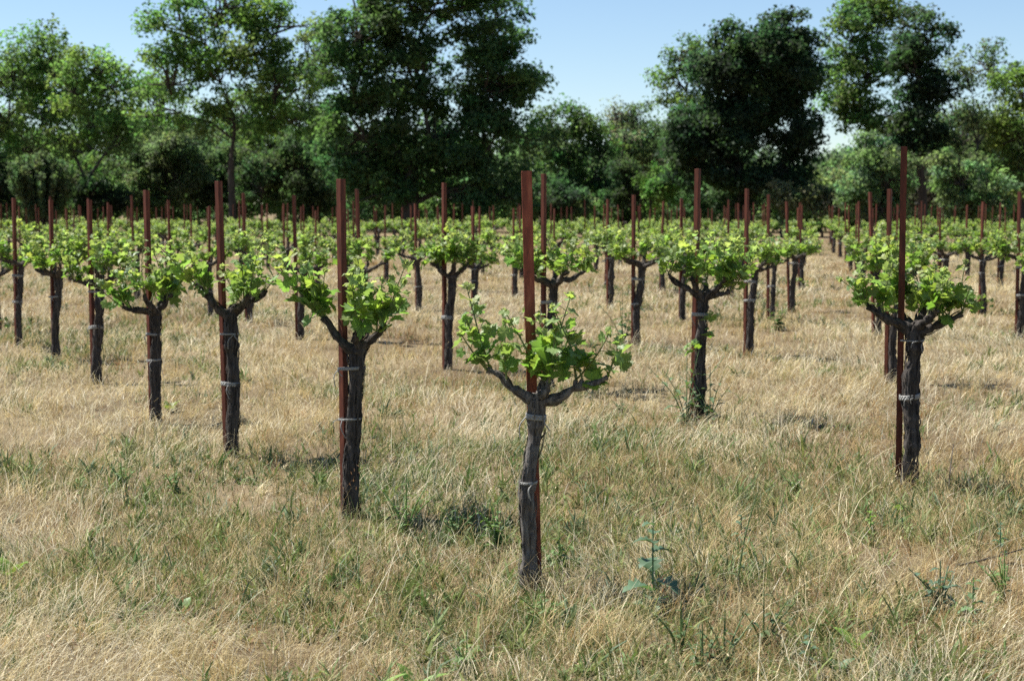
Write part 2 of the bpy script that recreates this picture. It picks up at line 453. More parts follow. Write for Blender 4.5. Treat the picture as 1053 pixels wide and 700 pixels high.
bush(900, 90, [(895, 165, 26, 30), (915, 185, 28, 32), (885, 195, 26, 26), (905, 210, 34, 18)], 'tall mid green bush under the light green tree', (0.11, 0.16, 0.085), 41)
bush(992, 88, [(985, 185, 32, 26), (1012, 195, 30, 24), (970, 175, 18, 20), (1000, 212, 40, 14)], 'broad yellow green bush at the right of the tree line', (0.125, 0.175, 0.085), 42)
bush(955, 104, [(955, 200, 26, 26), (962, 175, 16, 22)], 'brownish bare brush behind the broad yellow green bush', (0.05, 0.045, 0.035), 43, per=30)
# the low tangle that closes the view under the trees
rng = np.random.default_rng(55)
ml = MB(); mw = MB()
xx = rng.uniform(-48, 48, 2300)
dep = rng.uniform(107, 117, 2300)
tp = np.interp(xx / 110 * F + CX, (-200, 0, 140, 330, 360, 550, 570, 665, 690, 850, 870, 1053, 1300), (170, 172, 158, 165, 178, 182, 200, 200, 184, 186, 170, 172, 165))
ztop = EYE + (HOR - tp) / F * 110 + .5 * np.sin(xx * 1.3) + .35 * np.sin(xx * 3.1 + 1)
zz = ztop * rng.uniform(.03, 1, 2300) ** .8
Cn = np.stack((xx, dep, zz), 1)
h3 = rng.uniform(size=2300)
for lo, hi, c_ in ((0, .4, (.085, .13, .052)), (.4, .7, (.115, .155, .078)), (.7, 1.01, (.055, .09, .04))):
    m_ = (np.sin(xx * .55 + 1) * .35 + .5 + (h3 - .5) * .6)
    m_ = np.clip(m_, 0, 1); m_ = (m_ >= lo) & (m_ < hi)
    leaf_cloud(ml, Cn[m_], rng.uniform(.4, .9, m_.sum()), 75, .13, c_, rng, up=.5)
u_ = ml.build('undergrowth', M_TLEAF); tag(u_, kind='stuff')
# a farther wood that reads as one mass through the gaps
rng = np.random.default_rng(56)
ml = MB()
n_ = 3000
xx = rng.uniform(-85, 85, n_); dep = rng.uniform(165, 190, n_)
tp = np.interp(xx / 178 * F + CX, (-400, 0, 200, 330, 560, 660, 700, 840, 880, 1000, 1400), (140, 145, 128, 138, 150, 140, 160, 165, 168, 128, 140))
ztop = EYE + (HOR - tp) / F * 178 + .9 * np.sin(xx * .6) + .6 * np.sin(xx * 1.7 + 1) + .4 * np.sin(xx * 3.9)
Cn = np.stack((xx, dep, ztop * rng.uniform(.05, 1, n_) ** .8), 1)
leaf_cloud(ml, Cn, rng.uniform(.8, 1.7, n_), 60, .24, (.085, .125, .07), rng, up=.5, clumpvar=.35)
u_ = ml.build('far_wood', M_TLEAF); tag(u_, kind='stuff')
# upright willowy shrub at the left
def willow_shrub():
    rng = np.random.default_rng(77)
    root = empty('shrub', ((45 - CX) * 96 / F, 96, 0)); tag(root, 'upright feathery grey green shrub at the left', 'shrub')
    mw, ml = MB(), MB()
    k = 96 / F
    for i in range(70):
        a = rng.uniform(0, 6.28); r = rng.uniform(0, 1)
        e = np.array((math.cos(a) * 38 * k * r, math.sin(a) * 1.4 * r, EYE + (HOR - 158) * k * (1 - .35 * r * r) * rng.uniform(.72, 1.0)))
        p = spline(((e[0] * .15, e[1] * .15, -.05), (e[0] * .6, e[1] * .6, e[2] * .55), e), 14)
        tube(mw, p, np.linspace(.025, .006, 14), 4, cap=False)
        c = p[4:]; 
        leaf_cloud(ml, c, np.full(len(c), .2), 24, .09, (0.085, 0.115, 0.06), rng, flat=1.3, up=.2, clumpvar=.1)
    mw.build('stem', M_TREEBARK, root); ml.build('foliage', M_TLEAF, root)
willow_shrub()

# ------------------------------------------------------------------ grapevines
LEAF_POLAR = [(0, 1.0), (16, .82), (30, .68), (44, .84), (58, .90), (74, .78), (90, .66), (108, .74), (126, .72), (150, .56), (174, .22)]
def leaf_template():
    pts = [(0, 0)]
    L_ = LEAF_POLAR
    pol = [(-a, r) for a, r in L_[::-1]] + L_[1:]
    fine = []
    for (a0, r0), (a1, r1) in zip(pol[:-1], pol[1:]):
        fine += [(a0, r0 * 1.03), (a0 * .62 + a1 * .38, (r0 * .62 + r1 * .38) * .88), (a0 * .4 + a1 * .6, (r0 * .4 + r1 * .6) * 1.03)]
    pol = fine + [pol[-1]]
    for a, r in pol:
        pts.append((math.sin(R(a)) * r, math.cos(R(a)) * r))
    P = np.array(pts)
    n = len(P) - 1
    tri = np.array([(0, i + 1, i + 2) for i in range(n - 1)])
    return P, tri[:, ::-1]
LEAF_P, LEAF_T = leaf_template()

def add_leaf(mb, pos, fwd, up, size, col, rng):
    fwd = fwd / (np.linalg.norm(fwd) + 1e-9)
    up = up - fwd * up.dot(fwd); up /= np.linalg.norm(up) + 1e-9
    rt = np.cross(fwd, up)
    P = LEAF_P * size * (rng.uniform(.85, 1.1), 1)
    P = P * (1 + rng.uniform(-.05, .05, (len(P), 1)))
    r2 = (P ** 2).sum(1) / size
    fold, cup = rng.uniform(-.1, .45), rng.uniform(-.35, .3)
    z = fold * np.abs(P[:, 0]) - cup * r2 + rng.uniform(-.035, .035, len(P)) * size + .07 * size * np.sin(np.arctan2(P[:, 0], P[:, 1]) * 5 + rng.uniform(0, 6)) - rng.uniform(0, .5) * np.clip(P[:, 1], 0, 9) ** 2 / size
    V = pos + P[:, :1] * rt + P[:, 1:] * fwd + z[:, None] * up
    mb.add(V, LEAF_T, np.clip(np.asarray(col) * (1 + rng.uniform(-.08, .08, (len(P), 1))), 0, 1))

def shoot(ms, ml, p0, d, length, rng, big=1.0):
    d = d / np.linalg.norm(d)
    n = 7
    side = rng.normal(size=3); side -= d * side.dot(d); side /= np.linalg.norm(side)
    bend = rng.uniform(.05, .35)
    s = np.linspace(0, 1, n)
    pts = p0 + d * (s * length)[:, None] + side * (bend * length * s * s)[:, None] + np.array((0, 0, 1)) * (.12 * length * s * s)[:, None]
    g = np.array((0.16, 0.20, 0.055)) * rng.uniform(.8, 1.2)
    tube(ms, pts, np.linspace(.0052, .0022, n), 5, col=g, cap=True)
    nl = max(6, int(length / .022))
    ph = rng.uniform(0, 6.28)
    for i in range(nl):
        f = (i + .6) / nl
        base = np.array([np.interp(f, s, pts[:, c]) for c in range(3)])
        a = ph + i * math.pi + rng.uniform(-.7, .7)
        w = np.cross(d, side)
        out = side * math.cos(a) + w * math.sin(a)
        grow = (1 - f) ** .55
        size = big * (.021 + .046 * grow) * rng.uniform(.55, 1.25)
        pet = .02 + .045 * grow * rng.uniform(.6, 1.3)
        pd = out + d * rng.uniform(.2, .9) + np.array((0, 0, .15)); pd /= np.linalg.norm(pd)
        pe = base + pd * pet
        tube(ms, [base, (base + pe) / 2 + np.array((0, 0, .004)), pe], [.0018, .0016, .0014], 4, col=np.array((.19, .22, .07)), cap=False)
        fwd = pd * .7 + np.array((0, 0, rng.uniform(-.5, .45))) + rng.normal(size=3) * .25
        up = np.array((0, 0, 1.0)) + out * rng.uniform(-.3, .7) + rng.normal(size=3) * .35
        young = f ** 2
        c = np.array((0.138, 0.22, 0.052)) * (1 - young) + np.array((0.30, 0.36, 0.15)) * young
        c = c * rng.uniform(.72, 1.25) * np.array((rng.uniform(.85, 1.2), 1, rng.uniform(.7, 1.3)))
        add_leaf(ml, pe, fwd, up, size, c, rng)
    tip = pts[-1]
    for i in range(4):
        dv = d + rng.normal(size=3) * .7
        add_leaf(ml, tip, dv, rng.normal(size=3), rng.uniform(.014, .026) * big, np.array((.30, .33, .17)) * rng.uniform(.8, 1.2), rng)

def tie_band(mb, zc, cx, cy, rx, ry, h, rng, turns=2, loose=True):
    h = h * .62
    """tape wound round trunk and stake"""
    a = np.linspace(0, 2 * math.pi * turns, 20 * turns)
    z = zc + (np.linspace(-.5, .5, len(a)) * h * .7) + np.sin(a * 1.0 + rng.uniform(0, 6)) * h * .18
    p = np.stack((cx + np.cos(a) * rx, cy + np.sin(a) * ry, z), 1)
    w = h * .15 + .0006
    n = len(a)
    nrm = np.stack((np.cos(a), np.sin(a), 0 * a), 1) * .004
    V = np.concatenate((p + (0, 0, -w), p + (0, 0, w), p + (0, 0, w) + nrm, p + (0, 0, -w) + nrm))
    i = np.arange(n - 1)
    F_ = np.concatenate([np.stack((i + k0 * n, i + 1 + k0 * n, i + 1 + k1 * n, i + k1 * n), 1) for k0, k1 in ((0, 1), (1, 2), (2, 3), (3, 0))])
    mb.add(V, F_)
    if loose:
        for k in range(2):
            a0 = rng.uniform(math.pi * 1.0, math.pi * 1.9)
            q = np.array((cx + math.cos(a0) * rx * 1.05, cy + math.sin(a0) * ry * 1.05, zc))
            e = q + np.array((rng.uniform(-.05, .03), -.015, -rng.uniform(.03, .1)))
            tube(mb, spline((q, (q + e) / 2 + np.array((-.015, -.015, .01)), e), 6), .0028, 4)

def bark_strips(mb, path, rad, rng, n=14):
    for _ in range(n):
        i = int(rng.integers(0, len(path) - 3)); i2 = min(len(path) - 1, i + int(rng.integers(3, 8)))
        t = path[i2] - path[i]; t = t / (np.linalg.norm(t) + 1e-9)
        o = rng.normal(size=3); o -= t * o.dot(t); o /= np.linalg.norm(o)
        p = path[i] + o * rad[i] * 1.04
        q = path[i2] + o * (rad[i2] * 1.05 + rng.uniform(-.003, .010))
        w = np.cross(t, o) * rng.uniform(.0025, .0065)
        m_ = (p + q) / 2 + o * rng.uniform(.003, .010)
        V = [p - w, p + w, m_ - w, m_ + w, q - w * .5, q + w * .5]
        V = V + [v - o * .004 for v in V]
        mb.add(V, [(0, 1, 3, 2), (2, 3, 5, 4), (7, 6, 8, 9), (9, 8, 10, 11)])

VR = .72
def make_vine(loc, label, seed, head=.88, r=.048, lean=(0.04, 0.0), arms=None, ties=((.42, .04), (.80, .05)), shoots=(4, 6), big=1.0, group=None,
              stake_off=(-.05, .0), trunk_mid=(0, 0), slen=(.15, .31), sucker=None, bark=None):
    bark = bark or M_BARK
    rng = np.random.default_rng(seed)
    r = r * VR
    root = empty('grapevine', loc)
    tag(root, label, 'grapevine', group)
    hx, hy = lean
    P = [(0, 0, -.12), (trunk_mid[0] * .5, trunk_mid[1] * .5, head * .2), (trunk_mid[0] + rng.uniform(-.012, .012), trunk_mid[1], head * .48), (hx * .8 + rng.uniform(-.01, .01), hy * .8, head * .78), (hx, hy, head)]
    path = spline(P, 54)
    s = np.linspace(0, 1, 54)
    kn = sum(np.exp(-((s - rng.uniform(.08, .9)) / rng.uniform(.02, .05)) ** 2) * rng.uniform(.10, .28) for _ in range(5))
    wig = np.stack((np.sin(s * rng.uniform(7, 13) + rng.uniform(0, 6)), np.sin(s * rng.uniform(7, 13) + rng.uniform(0, 6)), 0 * s), 1) * (.20 * r * np.minimum(1, 4 * s * (1.05 - s)))[:, None]
    path = path + wig
    rad = r * (1.02 + kn + .35 * np.exp(-s / .07) - .22 * s + .55 * np.clip(s - .78, 0, 1) * 3.2 + .10 * np.exp(-((s - .58) / .06) ** 2)) * (1 + .05 * np.sin(s * 23 + seed))
    mt = MB()
    tube(mt, path, rad, 22, rough=.13, rng=rng)
    bark_strips(mt, path, rad, rng, 110)
    hp = path[-1]
    # knobbly crown of the trunk
    for k in range(5):
        d = rng.normal(size=3) * (1, 1, .5); d /= np.linalg.norm(d)
        c = hp + d * r * .7
        pp = np.array([c - d * r * .9, c - d * .2 * r, c + d * r * .5, c + d * r * .75])
        tube(mt, pp, np.array((.9, .95, .62, .3)) * r * rng.uniform(.8, 1.1), 9, rough=.1, rng=rng)
    mt.build('trunk', bark, root)
    if arms is None:
        n = rng.integers(4, 6); a0 = rng.uniform(0, 6.28)
        arms = []
        for k in range(n):
            a = a0 + k * 6.283 / n + rng.uniform(-.35, .35)
            l = rng.uniform(.20, .36)
            arms.append((math.cos(a) * l, math.sin(a) * l, rng.uniform(.05, .17), 1.0))
    for ar in arms:
        e = np.array(ar[:3]); w = ar[3] if len(ar) > 3 else 1.0
        ln = np.linalg.norm(e)
        p0 = hp + np.array((0, 0, -.02)); p3 = hp + e
        kink = lambda: rng.uniform(-1, 1, 3) * .05 * ln
        ap = spline((p0, hp + e * (.28, .28, .2) + kink(), hp + e * (.52, .52, .42) + kink(), hp + e * (.76, .76, .72) + kink(), p3), 20)
        ma = MB()
        ra = r * np.linspace(.74, .36, 20) * (1 + .13 * np.sin(np.linspace(0, 14, 20) + seed) + .12 * np.sin(np.linspace(0, 29, 20) + 2 * seed))
        tube(ma, ap, ra, 12, rough=.12, rng=rng)
        bark_strips(ma, ap, ra, rng, 12)
        spurs = []
        for k in range(rng.integers(2, 4)):
            j = int(rng.integers(8, 19)); d = np.array((rng.uniform(-.6, .6), rng.uniform(-.6, .6), 1.0)) + e / ln * .5
            d /= np.linalg.norm(d); l = rng.uniform(.02, .042)
            tube(ma, [ap[j], ap[j] + d * l * .5, ap[j] + d * l], [ra[j] * .75, ra[j] * .62, .010], 7, rough=.08, rng=rng)
            spurs.append(ap[j] + d * l)
        spurs.append(ap[-1]); spurs.append(ap[-1]); spurs.append(ap[13])
        ao = ma.build('arm', bark, root)
        ms, ml = MB(), MB()
        ns = max(2, int(round(rng.integers(shoots[0], shoots[1] + 1) * w)))
        for k in range(ns):
            sp = spurs[k % len(spurs)]
            d = e / ln * rng.uniform(-.1, .9) * (1, 1, .3) + np.array((0, 0, rng.uniform(.7, 1.3))) + rng.normal(size=3) * .30
            shoot(ms, ml, sp, d, rng.uniform(*slen) * (1 if k % 3 else 1.15), rng, big)
        so = ms.build('shoot_stems', M_SHOOT, ao)
        lo = ml.build('leaves', M_VLEAF, ao)
    if sucker:
        for z_, dx, dy, l in sucker:
            ms, ml = MB(), MB()
            shoot(ms, ml, np.array((math.copysign(r * .8, dx), -.02, z_)), np.array((dx, dy, .8)), l, rng, .8)
            so = ms.build('sucker_shoot', M_SHOOT, root); ml.build('leaves', M_VLEAF, so)
    for zc, h in ties:
        j = int(np.argmin(np.abs(path[:, 2] - zc)))
        c = path[j]; rr = rad[j]
        mtie = MB()
        x0, x1 = min(c[0] - rr, stake_off[0] - .024), max(c[0] + rr, min(stake_off[0], .0) + .01)
        tie_band(mtie, zc, (x0 + x1) / 2, c[1] + .003, (x1 - x0) / 2 + .003, rr * 1.08 + .006, h, rng, 3 if h < .04 else 4)
        mtie.build('tie', M_TIE, root)
    return root

def copy_tree(o, parent=None):
    c = o.copy(); COL.objects.link(c)
    if parent is not None: c.parent = parent
    for ch in list(o.children):
        copy_tree(ch, c)
    return c

STAKE_MESH = {}
def make_stake(loc, H, top_dx=0.0, rz=0.0, label='', group=None, top_dy=0.0, wide=1.0, steel=None):
    hh = round(H * 20) / 20
    key = (hh, steel)
    if key not in STAKE_MESH:
        L_, t = .036, .0045
        prof = np.array([(0, 0), (L_, L_), (L_ - t * 1.2, L_ + t), (0, t * 2.1), (-L_ + t * 1.2, L_ + t), (-L_, L_)]) * .76
        prof = np.array([(0, -.002), (.0042, .0012), (L_ * .70, L_ * .70), (L_ * .70 - .0045, L_ * .70 + .002), (0, .0065), (-L_ * .70 + .0045, L_ * .70 + .002), (-L_ * .70, L_ * .70), (-.0042, .0012)])
        zs = np.concatenate(([-.3], np.linspace(0, hh - .004, 9), [hh]))
        V = []
        for i, z in enumerate(zs):
            s = .93 if i == len(zs) - 1 else 1.0
            cc = prof.mean(0)
            V.append(np.hstack(((prof - cc) * s + cc, np.full((8, 1), z))))
        V = np.concatenate(V)
        a = np.arange(8); b_ = (a + 1) % 8
        F_ = np.concatenate([np.stack((i * 8 + a, i * 8 + b_, i * 8 + 8 + b_, i * 8 + 8 + a), 1) for i in range(len(zs) - 1)])
        mb = MB(); mb.add(V, F_)
        e = (len(zs) - 1) * 8
        mb.add(V[e:], [(0, 1, 2, 3), (0, 3, 4, 4), (0, 4, 5, 7), (5, 6, 7, 7)][:1])
        mb.f.pop(); mb.v.pop(); mb.c.pop(); mb.n -= 8
        mb.add(V[e:e + 8], [(0, 1, 2, 3, 4, 5, 6, 7)])
        # wire holes' studs down the ridge
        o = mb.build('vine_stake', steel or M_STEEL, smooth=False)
        STAKE_MESH[key] = o
        c = o
    else:
        c = STAKE_MESH[key].copy(); COL.objects.link(c)
    c.location = [float(q) for q in loc]
    c.rotation_euler = (-top_dy / H, top_dx / H, rz)
    c.scale = (wide, wide, 1)
    tag(c, label, 'stake', group)
    return c

def gpos(px, py):
    p = at(px, py); p[2] = float(gz(p[0], p[1])) - .0
    return p

VG, SG = 'grapevines standing in the vineyard rows', 'steel stakes beside the grapevines'
VINES = []       # (position, is_measured)
def near(px, py, label, slabel, seed, H=1.8, top_dx=0.0, rz=0.0, soff=(-.042, .03), wide=1.0, steel=None, **kw):
    p = gpos(px, py)
    make_vine(p, label, seed, group=VG, stake_off=soff, **kw)
    s = p + np.array((soff[0], soff[1], 0))
    make_stake(s, H, top_dx, rz, slabel, SG, wide=wide, steel=steel)
    VINES.append((p, True))

# foremost vine: two long arms and a middle tuft
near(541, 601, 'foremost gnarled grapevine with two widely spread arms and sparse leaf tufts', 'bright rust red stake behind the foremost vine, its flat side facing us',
     11, H=1.85, top_dx=-.068, rz=R(-46), soff=(.028, .05), wide=1.22, steel=M_STEEL_LIT, bark=M_BARK2, head=.86, r=.045, lean=(.045, 0), trunk_mid=(.016, 0),
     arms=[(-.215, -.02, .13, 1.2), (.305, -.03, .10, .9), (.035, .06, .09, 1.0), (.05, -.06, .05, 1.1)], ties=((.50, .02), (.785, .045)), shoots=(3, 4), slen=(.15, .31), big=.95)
near(361, 531, 'second grapevine of the nearest row, with a short thick head and frayed twine', 'stake rising behind the left side of the second vine of the nearest row',
     12, H=1.8, top_dx=-.01, rz=R(4), soff=(-.036, .045), wide=.98, head=.90, r=.053, lean=(.035, 0), trunk_mid=(.01, 0),
     arms=[(-.18, -.02, .17, 1.0), (.15, -.05, .12, 1.0), (.03, .14, .15, 1.0), (.02, -.12, .12, .8)], ties=((.53, .02), (.80, .03)), shoots=(3, 4), big=1.15)
near(239, 470, 'third grapevine of the nearest row, with long raised arms and a white band', 'tall dark red stake rising from the third vine of the nearest row',
     13, H=1.82, top_dx=-.035, rz=R(8), soff=(-.042, .045), head=.93, r=.055, lean=(.0, 0),
     arms=[(-.22, -.04, .20, 1.), (.14, -.1, .13, 1.), (.22, .08, .16, 1.), (0, .18, .14, 1.)], ties=((.47, .05), (.80, .02)), shoots=(3, 4))
near(160, 433, 'fourth grapevine of the nearest row, leaves drooping to its left', 'stake of the fourth vine in the nearest row',
     14, H=1.8, top_dx=-.02, rz=R(3), soff=(-.036, .04), head=.87, r=.052, lean=(.015, 0),
     arms=[(-.24, -.06, .04, 1.1), (.14, -.05, .14, 1.), (.05, .17, .14, 1.), (-.05, -.15, .14, 1.), (.1, .1, .2, .8)], ties=((.5, .03), (.70, .03)), shoots=(4, 4))
near(100, 395, 'fifth grapevine of the nearest row, with one low arm reaching left', 'stake of the fifth vine in the nearest row',
     15, H=1.71, top_dx=-.01, rz=R(10), head=.93, r=.055, arms=[(-.24, 0, .02, 1.), (.22, -.05, .11, 1.), (.0, .18, .14, 1.), (0, -.13, .15, 1.)], ties=((.52, .06), (.85, .03)), shoots=(4, 5))
near(58, 373, 'sixth grapevine of the nearest row, second from the left edge', 'stake of the sixth vine in the nearest row', 16, H=1.69, rz=R(-5), head=.90, r=.052, ties=((.68, .03),), shoots=(4, 5))
near(20, 358, 'grapevine at the left edge with two pale bands on its thin trunk', 'stake of the banded vine at the left edge', 17, H=1.70, rz=R(6), head=.92, r=.04, ties=((.5, .05), (.80, .05)), shoots=(4, 5))
near(936, 501, 'large grapevine in the right foreground with a wide leafy cup of arms', 'tallest plain brown stake, rising from the large right foreground vine',
     18, H=1.98, top_dx=.0, rz=R(40), soff=(-.042, .05), head=.93, r=.06, lean=(.005, 0),
     arms=[(-.28, -.02, .14, 1.25), (.27, -.04, .10, 1.25), (.1, -.14, .13, 1.), (-.06, .2, .16, 1.1), (.12, .16, .2, 1.)], ties=((.54, .055), (.87, .012)), shoots=(4, 5), slen=(.12, .27), big=1.05)
near(719, 432, 'grapevine between foremost and right foreground vines, leaves sprouting down its trunk', 'red stake of the vine between the foremost and right foreground vines',
     19, H=1.93, top_dx=.02, rz=R(8), soff=(-.036, .04), head=.97, r=.05, lean=(.02, 0),
     arms=[(-.26, -.04, .16, 1.1), (.20, -.05, .04, 1.), (.05, .2, .14, 1.), (.16, -.12, .14, 1.), (-.1, -.1, .15, .8)], ties=((.83, .05),), shoots=(4, 5), sucker=[(.65, .6, -.5, .06), (.78, .4, -.6, .09), (.55, -.5, -.5, .06)])
near(564, 401, 'grapevine right behind the foremost vine, its trunk mostly hidden by it', 'stake of the vine right behind the foremost vine', 20, H=1.95, rz=R(5), head=.96, r=.05, ties=((.8, .05),), shoots=(4, 5))
near(461, 379, 'grapevine with a clear Y fork and white band left of the foremost stake', 'stake of the Y forked vine with the white band', 21, H=1.91, rz=R(-4), head=.95, r=.052,
     arms=[(-.22, -.02, .14, 1.), (.24, -.02, .2, 1.1), (.02, .16, .18, 1.), (.03, -.14, .16, 1.)], ties=((.53, .07),), shoots=(5, 7))
near(918, 396, 'grapevine directly behind the large right foreground vine', 'stake seen just left of the tallest brown stake', 22, H=1.80, rz=R(10), head=.95, r=.045, ties=((.85, .03),), shoots=(4, 5))
near(771, 366, 'grapevine with two white bands standing beyond the trunk-sprouting vine', 'stake of the vine with two white bands', 23, H=1.86, rz=R(3), head=.95, r=.05, ties=((.62, .05), (.83, .06)), shoots=(4, 5), sucker=None)
near(655, 354, 'grapevine with thick right-bending head behind the foremost vine right arm', 'stake of the vine behind the foremost right arm', 24, H=1.80, rz=R(5), head=.96, r=.055, lean=(.06, 0), ties=((.5, .04), (.80, .05)), shoots=(4, 5))
near(1050, 347, 'grapevine cut by the right edge of the photo', 'stake at the right edge of the photo', 26, H=1.86, rz=R(5), head=.98, r=.055, ties=((.55, .05), (.9, .05)), shoots=(4, 5))

# prototypes for the middle and far rows
protos = [make_vine((0, 0, 0), 'vine', 100 + i, head=h_ - .06, r=r_, ties=t_, shoots=(4, 5), lean=l_, sucker=su, slen=(.12, .26))
          for i, (h_, r_, t_, l_, su) in enumerate([
              (.92, .050, ((.78, .035),), (.02, 0), None), (.90, .046, ((.5, .06),), (-.02, .02), None), (.96, .054, ((.82, .05),), (.04, -.02), None),
              (.86, .048, ((.62, .025), (.8, .03)), (0, .03), [(.12, .5, -.5, .12), (.2, -.4, -.6, .1)]), (.94, .044, ((.55, .05),), (.03, .0), None), (.89, .052, ((.4, .03),), (-.03, 0), None),
              (.98, .05, ((.6, .05),), (.03, .03), None), (.91, .047, ((.5, .05), (.83, .05)), (0, 0), None)])]
used = set()
MEAS = [(377, 352, 1.87), (310, 349, 1.8), (257, 334, 1.82), (794, 332, 1.78), (815, 320, 1.74), (1011, 325, 1.72), (903, 348, 1.78), (702, 330, 1.74), (628, 318, 1.74), (431, 320, 1.7), (489, 326, 1.72)]
rng = np.random.default_rng(99)
todo = []
for px, py, H in MEAS:
    todo.append((at(px, py), H))
a_ = np.array((-.93, 2.1)); a_u = a_ / np.linalg.norm(a_); n_u = np.array((a_u[1], -a_u[0]))
SROW, SP = 3.28, 2.30
def s_t(p): return p[:2].dot(n_u), p[:2].dot(a_u)
for k in range(-12, 40):
    for n in range(-40, 60):
        s = 3.12 + SROW * k; t = 6.99 + .18 * SP * k + SP * n
        if k == 0 and t < 8: continue
        q = n_u * s + a_u * t + rng.normal(size=2) * .09
        x, y = q
        if y < 14 or y > 76: continue
        u = x / y * F + CX
        if u < -60 or u > 1113: continue
        # beyond the first rows only ground in front of the measured vines stays empty
        if s < 3.12 - .5: continue
        if any(np.hypot(*(np.array(v[0][:2]) - q)) < 1.75 for v in VINES) or any(np.hypot(*(v[0][:2] - q)) < 1.75 for v in todo): continue
        if rng.uniform() < .04: continue
        todo.append((np.array((x, y, 0.0)), 1.72 + rng.normal() * .06))
ORD = ['first', 'second', 'third', 'fourth', 'fifth', 'sixth', 'seventh', 'eighth', 'ninth', 'tenth', 'eleventh', 'twelfth', 'thirteenth', 'fourteenth']
todo.sort(key=lambda q: q[0][1])
count = {}
for v, _ in VINES:
    k = int(round((s_t(v)[0] - 3.12) / SROW)); count[k] = count.get(k, 0) + 1
n_far = 0
for i, (q, H) in enumerate(todo):
    p = np.array((q[0], q[1], float(gz(q[0], q[1])) - .005))
    k = int(round((s_t(p)[0] - 3.12) / SROW)); c = count.get(k, 0); count[k] = c + 1
    if q[1] < 46 and k < 12 and c < 14:
        lab = f'grapevine {ORD[c]} from the near end of the {ORD[k] if k > 0 else "nearest"} slanting row'
        sl = f'stake at the {ORD[c]} grapevine of the {ORD[k] if k > 0 else "nearest"} slanting row'
        vg, sg = VG, SG
    else:
        lab, sl = 'tiny grapevine in the far rows close to the tree line', 'tiny stake in the far rows close to the tree line'
        vg, sg = 'tiny far grapevines', 'tiny far stakes'
    j = int(rng.integers(0, len(protos)))
    o = protos[j] if j not in used else copy_tree(protos[j])
    used.add(j)
    o.location = [float(z) for z in p]
    o.rotation_euler = (0, 0, float(rng.uniform(-.6, .6)))
    f = float(rng.uniform(.90, 1.04)) * (1 if q[1] < 30 else .93); o.scale = (f * (1 if q[1] < 30 else 1.3), f * (1 if q[1] < 30 else 1.3), f)
    tag(o, lab, 'grapevine', vg)
    make_stake(p + np.array((-.048, .035, 0)), H - (0 if q[1] < 30 else .06), float(rng.normal() * .03), float(rng.normal() * .25), sl, sg, float(rng.normal() * .03), wide=.95 if q[1] < 30 else .82)

# ------------------------------------------------------------------ grass
def lush(x, y):
    g = lambda px, py, rx, ry: np.exp(-(((x - at(px, py)[0]) / rx) ** 2 + ((y - at(px, py)[1]) / ry) ** 2))
    return (.6 * g(430, 545, 1.2, .7) + .5 * g(170, 490, 1.6, .9) + .9 * g(735, 668, .75, .5) + .6 * g(960, 560, 1.2, 1.3) + .45 * g(830, 490, 1.0, 1.2)
            + .4 * g(480, 640, .8, .6) + .35 * g(300, 600, 1.2, .5) + .5 * g(640, 500, .8, .8) + .4 * g(560, 660, .6, .5) - .8 * g(60, 690, 1.2, .5) - .5 * g(250, 680, .8, .35) - .5 * g(760, 410, 1.6, 1.6) - .4 * g(1000, 690, .6, .4))

def fbm(x, y, seed):
    r = np.random.default_rng(seed)
    o = np.zeros_like(x)
    for k, am in ((.35, 1.0), (.8, .8), (1.7, .6), (3.6, .45)):
        for _ in range(3):
            a = r.uniform(0, 6.28); o += am / 1.7 * np.sin((x * math.cos(a) + y * math.sin(a)) * k * r.uniform(.7, 1.4) * 2 + r.uniform(0, 6.28))
    return o / 1.9

def sample_field(n, rng, y0=4.6, y1=84.0, wconst=8.0):
    """points in a wedge with constant cover on the picture: density ~ 1/(y*w)"""
    m1 = wconst - y0; m2 = wconst * math.log(y1 / wconst)
    u = rng.uniform(0, m1 + m2, n)
    y = np.where(u < m1, y0 + u, wconst * np.exp((u - m1) / wconst))
    x = rng.uniform(-1, 1, n) * (.325 * y + .9)
    return x, y

def blades(mb, x, y, length, width, col, rng, lean=.5, curl=.6, seg=3, azim=None):
    n = len(x)
    az = rng.uniform(0, 6.283, n) if azim is None else azim
    tilt = np.abs(rng.normal(0, lean, n))
    d = np.stack((np.cos(az), np.sin(az), np.zeros(n)), 1)
    # blade's flat side turned at random
    fa = rng.uniform(0, 6.283, n)
    wv = np.stack((np.cos(fa), np.sin(fa), np.zeros(n)), 1) * (width * .5)[:, None]
    base = np.stack((x, y, gz(x, y) - .01), 1)
    pts, cur = [base], base
    t = tilt.copy()
    for i in range(seg):
        step = length / seg
        cur = cur + d * (np.sin(t) * step)[:, None] + np.array((0, 0, 1.)) * (np.cos(t) * step)[:, None]
        pts.append(cur)
        t = np.minimum(t + curl * rng.uniform(0, 1, n) / seg * 2, 1.9)
    for p_ in pts[1:]:
        p_[:, 2] = np.maximum(p_[:, 2], gz(p_[:, 0], p_[:, 1]) + .004)
    taper = np.linspace(1, .25, seg + 1)
    V = np.stack([q for i, p_ in enumerate(pts) for q in (p_ - wv * taper[i], p_ + wv * taper[i])], 1)
    m = 2 * (seg + 1)
    idx = np.arange(n)[:, None] * m
    F_ = np.concatenate([idx + np.array((2 * i, 2 * i + 1, 2 * i + 3, 2 * i + 2)) for i in range(seg)])
    mb.add(V.reshape(-1, 3), F_, np.repeat(col, m, 0))
    return pts[-1]

